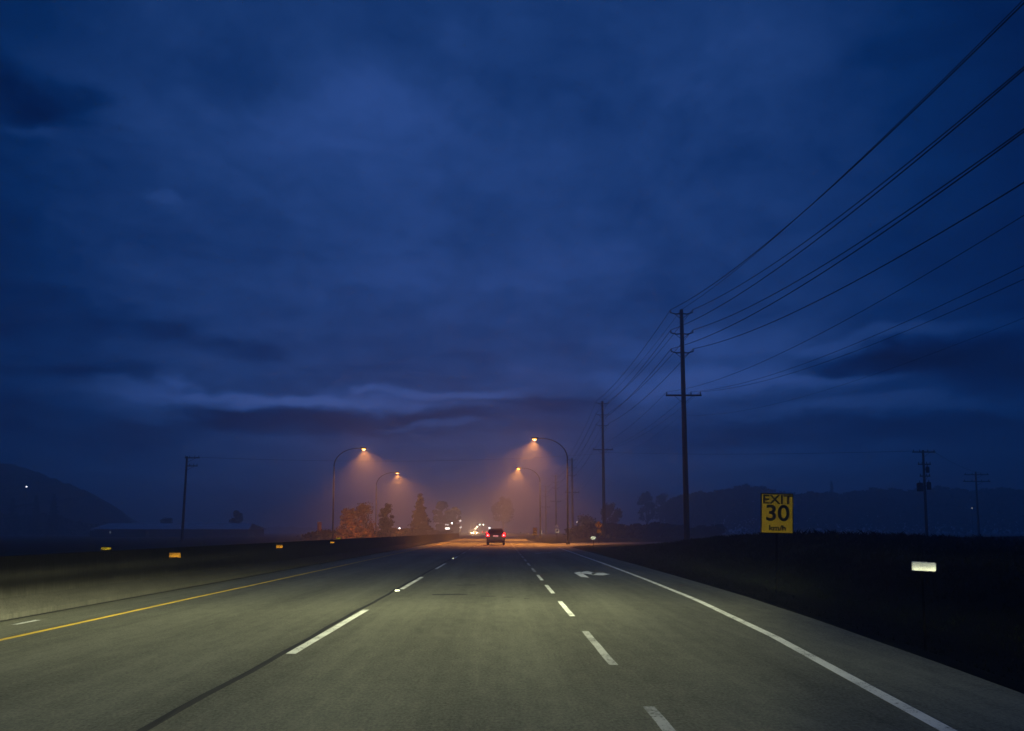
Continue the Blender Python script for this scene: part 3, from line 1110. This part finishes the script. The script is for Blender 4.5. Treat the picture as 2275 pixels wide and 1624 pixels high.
# red marker and pale marker on the left
p = at(709, 1170, 100)
t = thing('left_road_sign', 'narrow reddish orange sign left of the orange bushes', 'road sign', (p.x, 100, 0))
post(t, p.z + .6, 0)
pl = MB().box((0, .02, p.z), (.56, .01, 1.25)).build('sign_panel', mat('red_orange_paint', (.25, .06, .04), .6), t)
sheeting('red_face', rect(.25, .6), .26, .61, .03, M['retro_red'], pl, (0, 0, p.z))
p = at(838, 1176, 112)
t = thing('roadside_plate', 'pale upright plate in front of the bushes on the left', 'road sign', (p.x, 112, 0))
post(t, p.z + .4, 0)
MB().box((0, .02, p.z), (.42, .01, .9)).build('sign_panel', mat('pale_plate', (.42, .33, .26), .7), t)


# ------------------------------------------------------------------ vehicles
def suv(name, label, loc, rz, paint, lights, group=None, glow=True):
    t = thing(name, label, 'car', loc, rz, group)
    hw = .92
    # body: stations along y (rear at y=0, front at y=4.5), rounded sections
    def section(y, zb, zt, w, wt):
        return [(-w * .96, y, zb), (-w, y, zb + .12), (-w, y, zb + (zt - zb) * .62), (-wt, y, zt), (wt, y, zt), (w, y, zb + (zt - zb) * .62), (w, y, zb + .12), (w * .96, y, zb)]
    st = [(0.0, .38, .98, .84, .80), (.06, .32, 1.03, .90, .86), (.45, .26, 1.06, hw, .88), (1.4, .24, 1.05, hw, .89), (2.9, .24, 1.02, hw, .88), (3.5, .25, .98, .91, .84), (4.2, .28, .86, .86, .76), (4.48, .36, .74, .74, .66)]
    b = MB()
    vs, fs = [], []
    for s_ in st:
        vs += section(*s_)
    for i in range(len(st) - 1):
        for k in range(8):
            k2 = (k + 1) % 8
            fs.append((i * 8 + k, i * 8 + k2, i * 8 + 8 + k2, i * 8 + 8 + k))
    fs += [tuple(range(8)), tuple(range((len(st) - 1) * 8, len(st) * 8))]
    b.add(vs, fs)
    body = b.build('body', paint, t, False, .03)
    # cabin
    cb = MB()
    sec = [(.12, 1.02, .84), (.42, 1.60, .64), (.70, 1.68, .62), (2.2, 1.66, .63), (2.75, 1.50, .66), (3.45, 1.0, .80)]
    vs = []
    for (y, z, w) in sec:
        vs += [(-.86, y, 1.0), (-w, y, z), (w, y, z), (.86, y, 1.0)]
    fs = []
    for i in range(len(sec) - 1):
        for k in range(3):
            fs.append((i * 4 + k, i * 4 + k + 1, i * 4 + 5 + k, i * 4 + 4 + k))
    cb.add(vs, fs)
    cb.build('cabin', paint, t, False, .025)
    MB().add([(-.72, .135, 1.10), (.72, .135, 1.10), (.58, .385, 1.56), (-.58, .385, 1.56), (-.72, .165, 1.10), (.72, .165, 1.10), (.58, .41, 1.56), (-.58, .41, 1.56)],
             [(0, 1, 2, 3), (4, 7, 6, 5), (0, 4, 5, 1), (1, 5, 6, 2), (2, 6, 7, 3), (3, 7, 4, 0)]).build('rear_window', M['car_glass'], t)
    MB().add([(-.74, 3.36, 1.10), (.74, 3.36, 1.10), (.60, 2.86, 1.46), (-.60, 2.86, 1.46), (-.74, 3.33, 1.08), (.74, 3.33, 1.08), (.60, 2.83, 1.44), (-.60, 2.83, 1.44)],
             [(0, 1, 2, 3), (4, 7, 6, 5), (0, 4, 5, 1), (1, 5, 6, 2), (2, 6, 7, 3), (3, 7, 4, 0)]).build('windscreen', M['car_glass'], t)
    for s in (-1, 1):
        MB().add([(s * .835, .5, 1.08), (s * .66, .62, 1.56), (s * .655, 2.25, 1.56), (s * .835, 3.0, 1.08), (s * .87, .5, 1.08), (s * .695, .62, 1.56), (s * .69, 2.25, 1.56), (s * .87, 3.0, 1.08)],
                 [(0, 1, 2, 3), (4, 7, 6, 5), (0, 4, 5, 1), (1, 5, 6, 2), (2, 6, 7, 3), (3, 7, 4, 0)]).build('side_window', M['car_glass'], t)
        MB().lathe([(.03, -.10), (.10, -.06), (.11, .04), (.04, .10)], (s * 1.0, 2.75, 1.12), 10, 'x', .8, 1.0).build('wing_mirror', paint, t, True)
        for y in (.85, 3.55):
            wm = MB().lathe([(.30, -.11), (.345, -.09), (.345, .09), (.30, .11)], (0, 0, 0), 20, 'x').build('wheel', M['rubber'], t)
            wm.location = (s * .80, y, .345)
            MB().lathe([(.06, -.125), (.21, -.115), (.22, .115), (.06, .125)], (0, 0, 0), 14, 'x').build('rim', M['alloy'], wm)
        if lights == 'rear':
            tl = MB().add([(s * .90, -.02, .86), (s * .64, -.045, .90), (s * .66, -.035, 1.06), (s * .86, .02, 1.30), (s * .92, .10, 1.26), (s * .935, .12, .90), (s * .70, .12, 1.0), (s * .8, .2, 1.2)],
                          [(0, 1, 2, 3, 4), (0, 4, 5), (1, 6, 2), (2, 6, 7, 3), (3, 7, 4), (4, 7, 5), (0, 5, 6, 1), (5, 7, 6)]).build('tail_light', M['tail_lamp'], t)
            MB().lathe([(.03, -.085), (.06, -.07), (.065, -.02)], (s * .79, 0, 1.00), 12, 'y').build('bulb', M['tail_core'], tl)
        else:
            MB().lathe([(.05, .10), (.13, .06), (.15, -.06)], (s * .64, 4.42, .70), 14, 'y', 1.25, .8).build('headlight', M['head_lamp'], t, True)
    MB().box((0, -.03, .47), (1.62, .14, .20)).build('rear_bumper', M['plastic'], t, False, .03)
    MB().box((0, -.035, .93), (.50, .012, .15)).build('licence_plate', M['plate'], t)
    MB().box((0, .04, 1.66), (1.16, .30, .035)).build('roof_spoiler', paint, t, False, .01)
    if lights == 'rear' and glow:
        for s in (-1, 1):
            d = bpy.data.lights.new('tail_glow', 'POINT')
            d.energy = 30
            d.color = (1.0, .05, .05)
            d.shadow_soft_size = .06
            o = bpy.data.objects.new('tail_glow', d)
            COL.objects.link(o)
            o.parent = t
            o.location = (s * .78, -.22, .98)
    if lights == 'front' and glow:
        for s in (-1, 1):
            d = bpy.data.lights.new('beam', 'SPOT')
            d.energy = HEAD_BEAM
            d.color = (1.0, .58, .26)
            d.spot_size = R(70)
            d.spot_blend = 1.0
            d.shadow_soft_size = .1
            o = bpy.data.objects.new('beam', d)
            COL.objects.link(o)
            o.parent = t
            o.location = (s * .64, 4.62, .70)
            o.rotation_euler = (R(90), 0, 0)
            o.rotation_euler = Vector((0, 1, -.01)).to_track_quat('-Z', 'Y').to_euler()
    return t


HEAD_BEAM = 9000.0
cx = at(1101, 1200, 74.6).x
suv('sport_utility_car', 'dark car seen from behind with two bright red tail lights', (cx, 73.5, 0), 0, M['car_paint'], 'rear')
pc = at(1055, 1181, 300)
suv('oncoming_car', 'oncoming car with glaring headlights left of the dark car', (pc.x, 304, 0), R(180), M['car_paint_dark'], 'front')
pc = at(1049.5, 1180, 345)
suv('oncoming_car', 'second oncoming car, its headlights half behind the glare', (pc.x, 349, 0), R(180), M['car_paint_dark'], 'front', None, False)
pc = at(1075.5, 1177.5, 330)
suv('distant_car', 'far car with dim tail lights between the headlights and the dark car', (pc.x, 330, 0), 0, M['car_paint_dark'], 'rear', None, False)


# ------------------------------------------------------------------ buildings
def far(px, Y):
    return (px - 1112) / 1640.0 * Y


x0, x1 = far(212, 175), far(552, 175)
t = thing('long_barn', 'long low farm building with a pale metal roof on the left', 'building', (x0, 175, 0))
Lb = x1 - x0
zt, ze = at(400, 1163, 175).z, at(400, 1176, 175).z
MB().box((Lb / 2, 6, ze / 2), (Lb, 12, ze)).build('wall', M['barn_wall'], t)
vs = [(-.5, -.6, ze), (Lb + .5, -.6, ze - .02), (Lb - 1, 6, zt), (0, 6, zt), (-.5, 12.6, ze), (Lb + .5, 12.6, ze)]
up_ = [(a, b, c + .12) for a, b, c in vs]
MB().add(vs + up_, [(0, 1, 2, 3), (3, 2, 5, 4), (6, 9, 8, 7), (9, 10, 11, 8), (0, 6, 7, 1), (4, 5, 11, 10), (0, 3, 9, 6), (3, 4, 10, 9), (1, 7, 8, 2), (2, 8, 11, 5)]).build('roof', M['metal_roof'], t)
MB().box((Lb * .18, -1.1, ze * .42), (Lb * .36, 1.6, ze * .84)).build('dark_opening', M['seam'], t)  # black box standing in for the shade of an opening under the roof
MB().box((far(257, 175) - x0, -1.96, ze * .62), (.3, .1, .5)).build('pale_spot', M['pale_spot'], t)  # tiny pale thing on the wall, given an added faint glow

px0 = far(975, 300)
t = thing('roadside_building', 'low dark roadside building with one bright lit window strip', 'building', (px0, 300, 0))
MB().box((3.6, 4, 1.6), (9.5, 8, 3.2)).build('wall', M['house_wall'], t)
MB().prism([(-1.6, 3.2), (8.8, 3.2), (8.2, 4.3), (-1.0, 4.3)], -.5, 8.5).build('roof', M['seam'], t)
zc_ = at(994, 1174, 300).z
MB().box((far(994, 300) - px0, -.06, zc_), (1.7, .08, .75)).build('lit_window', M['lit_window'], t)
zc_ = at(993, 1166, 300).z
MB().box((far(993, 300) - px0, -.56, zc_), (1.5, .08, .34)).build('lit_fascia', M['dim_window'], t)

# ------------------------------------------------------------------ trees
def tree(name, label, loc, H, W_, leaf, kind, seed, n=2600, leafsize=.20, group=None, trunk=True):
    r = random.Random(seed)
    t = thing(name, label, 'tree' if 'bush' not in name else 'bush', loc, 0, group)
    tr = MB()
    if kind == 'conifer':
        tr.tube([(0, 0, -.3), (0, 0, H * .97)], [H * .018 + .05, .03], 8)
    else:
        th = H * (.30 if kind == 'round' else .16)
        tr.tube([(0, 0, -.3), (.03 * H * r.uniform(-1, 1), 0, th)], [H * .022 + .05, H * .016 + .03], 8)
        for k in range(7):
            a = r.uniform(0, 6.28)
            e = Vector((math.cos(a) * W_ * .32 * r.uniform(.4, 1), math.sin(a) * W_ * .32 * r.uniform(.4, 1), H * r.uniform(.55, .9)))
            tr.tube([(0, 0, th * .8), e * .5 + Vector((0, 0, th * .2)), e], [H * .012 + .02, H * .008 + .015, .015], 5)
    tr.build('trunk', M['bark'], t)
    vs, fs = [], []

    def leafq(p, s):
        nrm = Vector((r.gauss(0, 1), r.gauss(0, 1), r.gauss(0, 1))).normalized()
        a = nrm.orthogonal().normalized() * s * r.uniform(.6, 1.3)
        b = nrm.cross(a).normalized() * s * r.uniform(.5, 1.0)
        o = len(vs)
        vs.extend([p - a, p + b * .8, p + a * 1.1, p - b * .7])
        fs.append((o, o + 1, o + 2, o + 3))
    if kind == 'conifer':
        lv = int(H * 2.4)
        for i in range(lv):
            f = i / lv
            z = H * (.06 + .92 * f)
            rad = W_ / 2 * (1 - f) ** .85 * r.uniform(.75, 1.12) + .12
            nb = max(5, int(11 * (1 - f)))
            for k in range(nb):
                a = r.uniform(0, 6.28)
                L = rad * r.uniform(.65, 1.1)
                m_ = max(4, int(n / lv / nb))
                for q_ in range(m_):
                    s = r.uniform(.08, 1)
                    p = Vector((math.cos(a) * L * s, math.sin(a) * L * s, z - .22 * L * s + r.gauss(0, .08)))
                    p += Vector((r.gauss(0, .12), r.gauss(0, .12), r.gauss(0, .06)))
                    leafq(p, leafsize * (1.1 - .5 * f))
    else:
        cl = []
        zlo = .36 if kind == 'round' else .08
        for k in range(int((16 + W_ * 2.5) * (1 if kind == 'round' else 2))):
            a, rr_ = r.uniform(0, 6.28), math.sqrt(r.random())
            zz = r.random()
            wz = math.sin(math.pi * min(1, .18 + .82 * zz * .93)) ** .6 if kind == 'round' else (1 - .55 * zz ** 2.2)
            cl.append((Vector((math.cos(a) * rr_ * W_ * .40 * wz, math.sin(a) * rr_ * W_ * .40 * wz, H * (zlo + (.94 - zlo) * zz))), r.uniform(.45, 1.0) * min(W_, H) * (.16 if kind == 'round' else .20)))
        for (c, s) in cl:
            for _ in range(max(8, int(n / len(cl)))):
                d = Vector((r.gauss(0, 1), r.gauss(0, 1), r.gauss(0, .9)))
                d = d.normalized() * s * (r.random() ** .45)
                leafq(c + d, leafsize * r.uniform(.7, 1.25))
    raw('crown', vs, fs, M[leaf], t)
    return t


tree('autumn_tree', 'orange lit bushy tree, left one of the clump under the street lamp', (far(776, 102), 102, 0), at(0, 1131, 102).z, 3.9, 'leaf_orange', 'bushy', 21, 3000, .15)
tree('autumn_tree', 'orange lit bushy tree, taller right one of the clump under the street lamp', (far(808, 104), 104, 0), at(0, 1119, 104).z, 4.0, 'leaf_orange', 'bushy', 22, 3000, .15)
tree('brown_tree', 'brown bushy tree right beside the orange clump', (far(858, 118), 118, 0), at(0, 1119, 118).z, 3.2, 'leaf_brown', 'bushy', 23, 2600, .16)
tree('conifer_tree', 'dark pointed conifer standing left of the road', (far(933, 165), 165, 0), at(0, 1093, 165).z, 6.4, 'needles', 'conifer', 24, 9000, .27)
G1 = 'hazy trees beyond the road'
tree('hazy_tree', 'hazy round tree just right of the pointed conifer', (far(980, 300), 300, 0), at(0, 1112, 300).z, 9, 'leaf_green', 'round', 25, 2600, .45, G1)
tree('hazy_tree', 'faint hazy tree above the lit windows', (far(1006, 330), 330, 0), at(0, 1126, 330).z, 9, 'leaf_green', 'round', 26, 2400, .45, G1)
tree('hazy_tree', 'broad reddish tree in the mist behind the dark car', (far(1117, 440), 440, 0), at(0, 1103, 440).z, 16, 'leaf_brown', 'round', 27, 3200, .55, G1)
tree('hazy_tree', 'low hazy tree at the foot of the second power pole', (far(1355, 230), 230, 0), at(0, 1114, 230).z, 8.6, 'leaf_brown', 'round', 28, 2600, .28, G1)
tree('hazy_tree', 'low bushy tree left of the second power pole', (far(1300, 190), 190, 0), at(0, 1146, 190).z, 8, 'leaf_brown', 'bushy', 29, 2200, .28, G1)
tree('hazy_tree', 'hazy tree right of the second power pole, left of a pair', (far(1437, 310), 310, 0), at(0, 1089, 310).z, 10, 'leaf_green', 'round', 30, 2800, .38, G1)
tree('hazy_tree', 'hazy tree left of the tallest power pole, right of a pair', (far(1470, 320), 320, 0), at(0, 1097, 320).z, 10.5, 'leaf_green', 'round', 31, 2800, .38, G1)
tree('hazy_tree', 'narrow tree rising from the far right tree belt', (far(1848, 330), 330, 0), at(0, 1066, 330).z, 5.0, 'needles', 'conifer', 32, 2600, .5, G1)
tree('field_tree', 'rounded dark tree behind the right end of the pale roof', (far(524, 215), 215, 0), at(0, 1133, 215).z, 5.2, 'leaf_green', 'round', 33, 2400, .30, G1)
tree('field_tree', 'small tree behind the middle of the pale roof', (far(372, 225), 225, 0), at(0, 1152, 225).z, 6, 'leaf_green', 'bushy', 34, 1800, .30, G1)
for k, (px, py, w, lab) in enumerate(((28, 1103, 6, 'misty tree below the hill, leftmost of three'), (80, 1098, 5, 'misty tree below the hill, middle of three'), (120, 1094, 5, 'misty tree below the hill, rightmost of three'))):
    tree('misty_tree', lab, (far(px, 240), 240, 0), at(0, py, 240).z, w, 'needles', 'conifer', 40 + k, 2600, .36, 'misty trees below the hill')

# far tree belts: one mass each
def belt(name, pts, m, seed, dens, leafsize):
    """pts: (px, py_top, Y) along the belt"""
    r = random.Random(seed)
    vs, fs = [], []
    for (a, b) in zip(pts, pts[1:]):
        n = int(abs(b[0] - a[0]) * dens)
        for _ in range(n):
            t_ = r.random()
            px, py, Y = (a[i] + (b[i] - a[i]) * t_ for i in range(3))
            Y += r.uniform(-5, 14)
            wob = 7 * math.sin(px * .045 + seed) + 5 * math.sin(px * .13 + 2 * seed) + 4 * math.sin(px * .31)
            top = at(px, py + wob * .45, Y).z
            z = top * (r.random() ** .6)
            p = Vector((far(px, Y) + r.gauss(0, .6), Y, z))
            nrm = Vector((r.gauss(0, 1), r.gauss(0, 1), r.gauss(0, 1))).normalized()
            A = nrm.orthogonal().normalized() * leafsize * r.uniform(.6, 1.3)
            B = nrm.cross(A).normalized() * leafsize * r.uniform(.5, 1.0)
            o = len(vs)
            vs += [p - A, p + B, p + A, p - B]
            fs.append((o, o + 1, o + 2, o + 3))
    return tag(raw(name, vs, fs, m), kind='stuff')


belt('distant_woods', [(1480, 1112, 300), (1560, 1096, 300), (1640, 1082, 310), (1700, 1086, 310), (1790, 1100, 310), (1900, 1092, 320), (2060, 1086, 320), (2300, 1090, 320), (2700, 1085, 320)], M['leaf_green'], 5, 34, .8)
belt('distant_woods', [(-500, 1140, 260), (-100, 1138, 260), (100, 1146, 260), (210, 1166, 260), (300, 1172, 250)], M['leaf_green'], 6, 26, .7)
belt('roadside_thicket', [(1265, 1176, 150), (1320, 1166, 150), (1400, 1166, 155), (1480, 1168, 160), (1600, 1172, 165)], M['leaf_brown'], 8, 24, .35)
belt('roadside_thicket', [(690, 1183, 106), (740, 1183, 106), (840, 1180, 114), (900, 1178, 150), (1000, 1179, 230)], M['leaf_brown'], 9, 20, .25)

# ------------------------------------------------------------------ hill on the left
HP = [(-700, 1060), (-400, 1044), (-200, 1034), (-60, 1028), (10, 1028), (45, 1037), (90, 1053), (130, 1069), (165, 1080), (190, 1092), (215, 1112), (250, 1140), (320, 1168), (900, 1176)]
vs, fs = [], []
r = random.Random(77)
cols = []
px = -700
while px < 900:
    for (a, b) in zip(HP, HP[1:]):
        if a[0] <= px <= b[0]:
            t_ = (px - a[0]) / (b[0] - a[0])
            py = a[1] + (b[1] - a[1]) * t_
    Yh = 330 if px < 200 else 330 + min(400, (px - 200) * 2.2)
    cols.append((px, py + r.uniform(-2.2, 2.2) + 1.5 * math.sin(px * .2), Yh))
    px += 5
for (px, py, Y) in cols:
    top = at(px, py, Y).z
    x = far(px, Y)
    for (dy, f) in ((-150, 0.0), (-90, .32), (-40, .74), (0, 1.0), (25, .7), (50, 0)):
        vs.append((x, Y + dy, top * f - .1))
nc = 6
for i in range(len(cols) - 1):
    for k in range(nc - 1):
        fs.append((i * nc + k, (i + 1) * nc + k, (i + 1) * nc + k + 1, i * nc + k + 1))
tag(raw('hill', vs, fs, M['needles']), kind='structure')

# ------------------------------------------------------------------ haze
hz = MB().box((0, 650, 15.75), (3300, 1900, 34.5)).build('haze', M['wire'])
tag(hz, kind='stuff')
hm = bpy.data.materials.new('haze_air')
hm.use_nodes = True
H_ = NT(hm.node_tree)
H_.n.remove(H_.n['Principled BSDF'])
pv = H_.new('ShaderNodeVolumePrincipled')
pv.inputs['Color'].default_value = (0.94, 0.96, 0.99, 1)
pv.inputs['Density'].default_value = 0.0033
pv.inputs['Anisotropy'].default_value = 0.66
H_.l.new(pv.outputs[0], H_.n['Material Output'].inputs['Volume'])
hz.data.materials[0] = hm
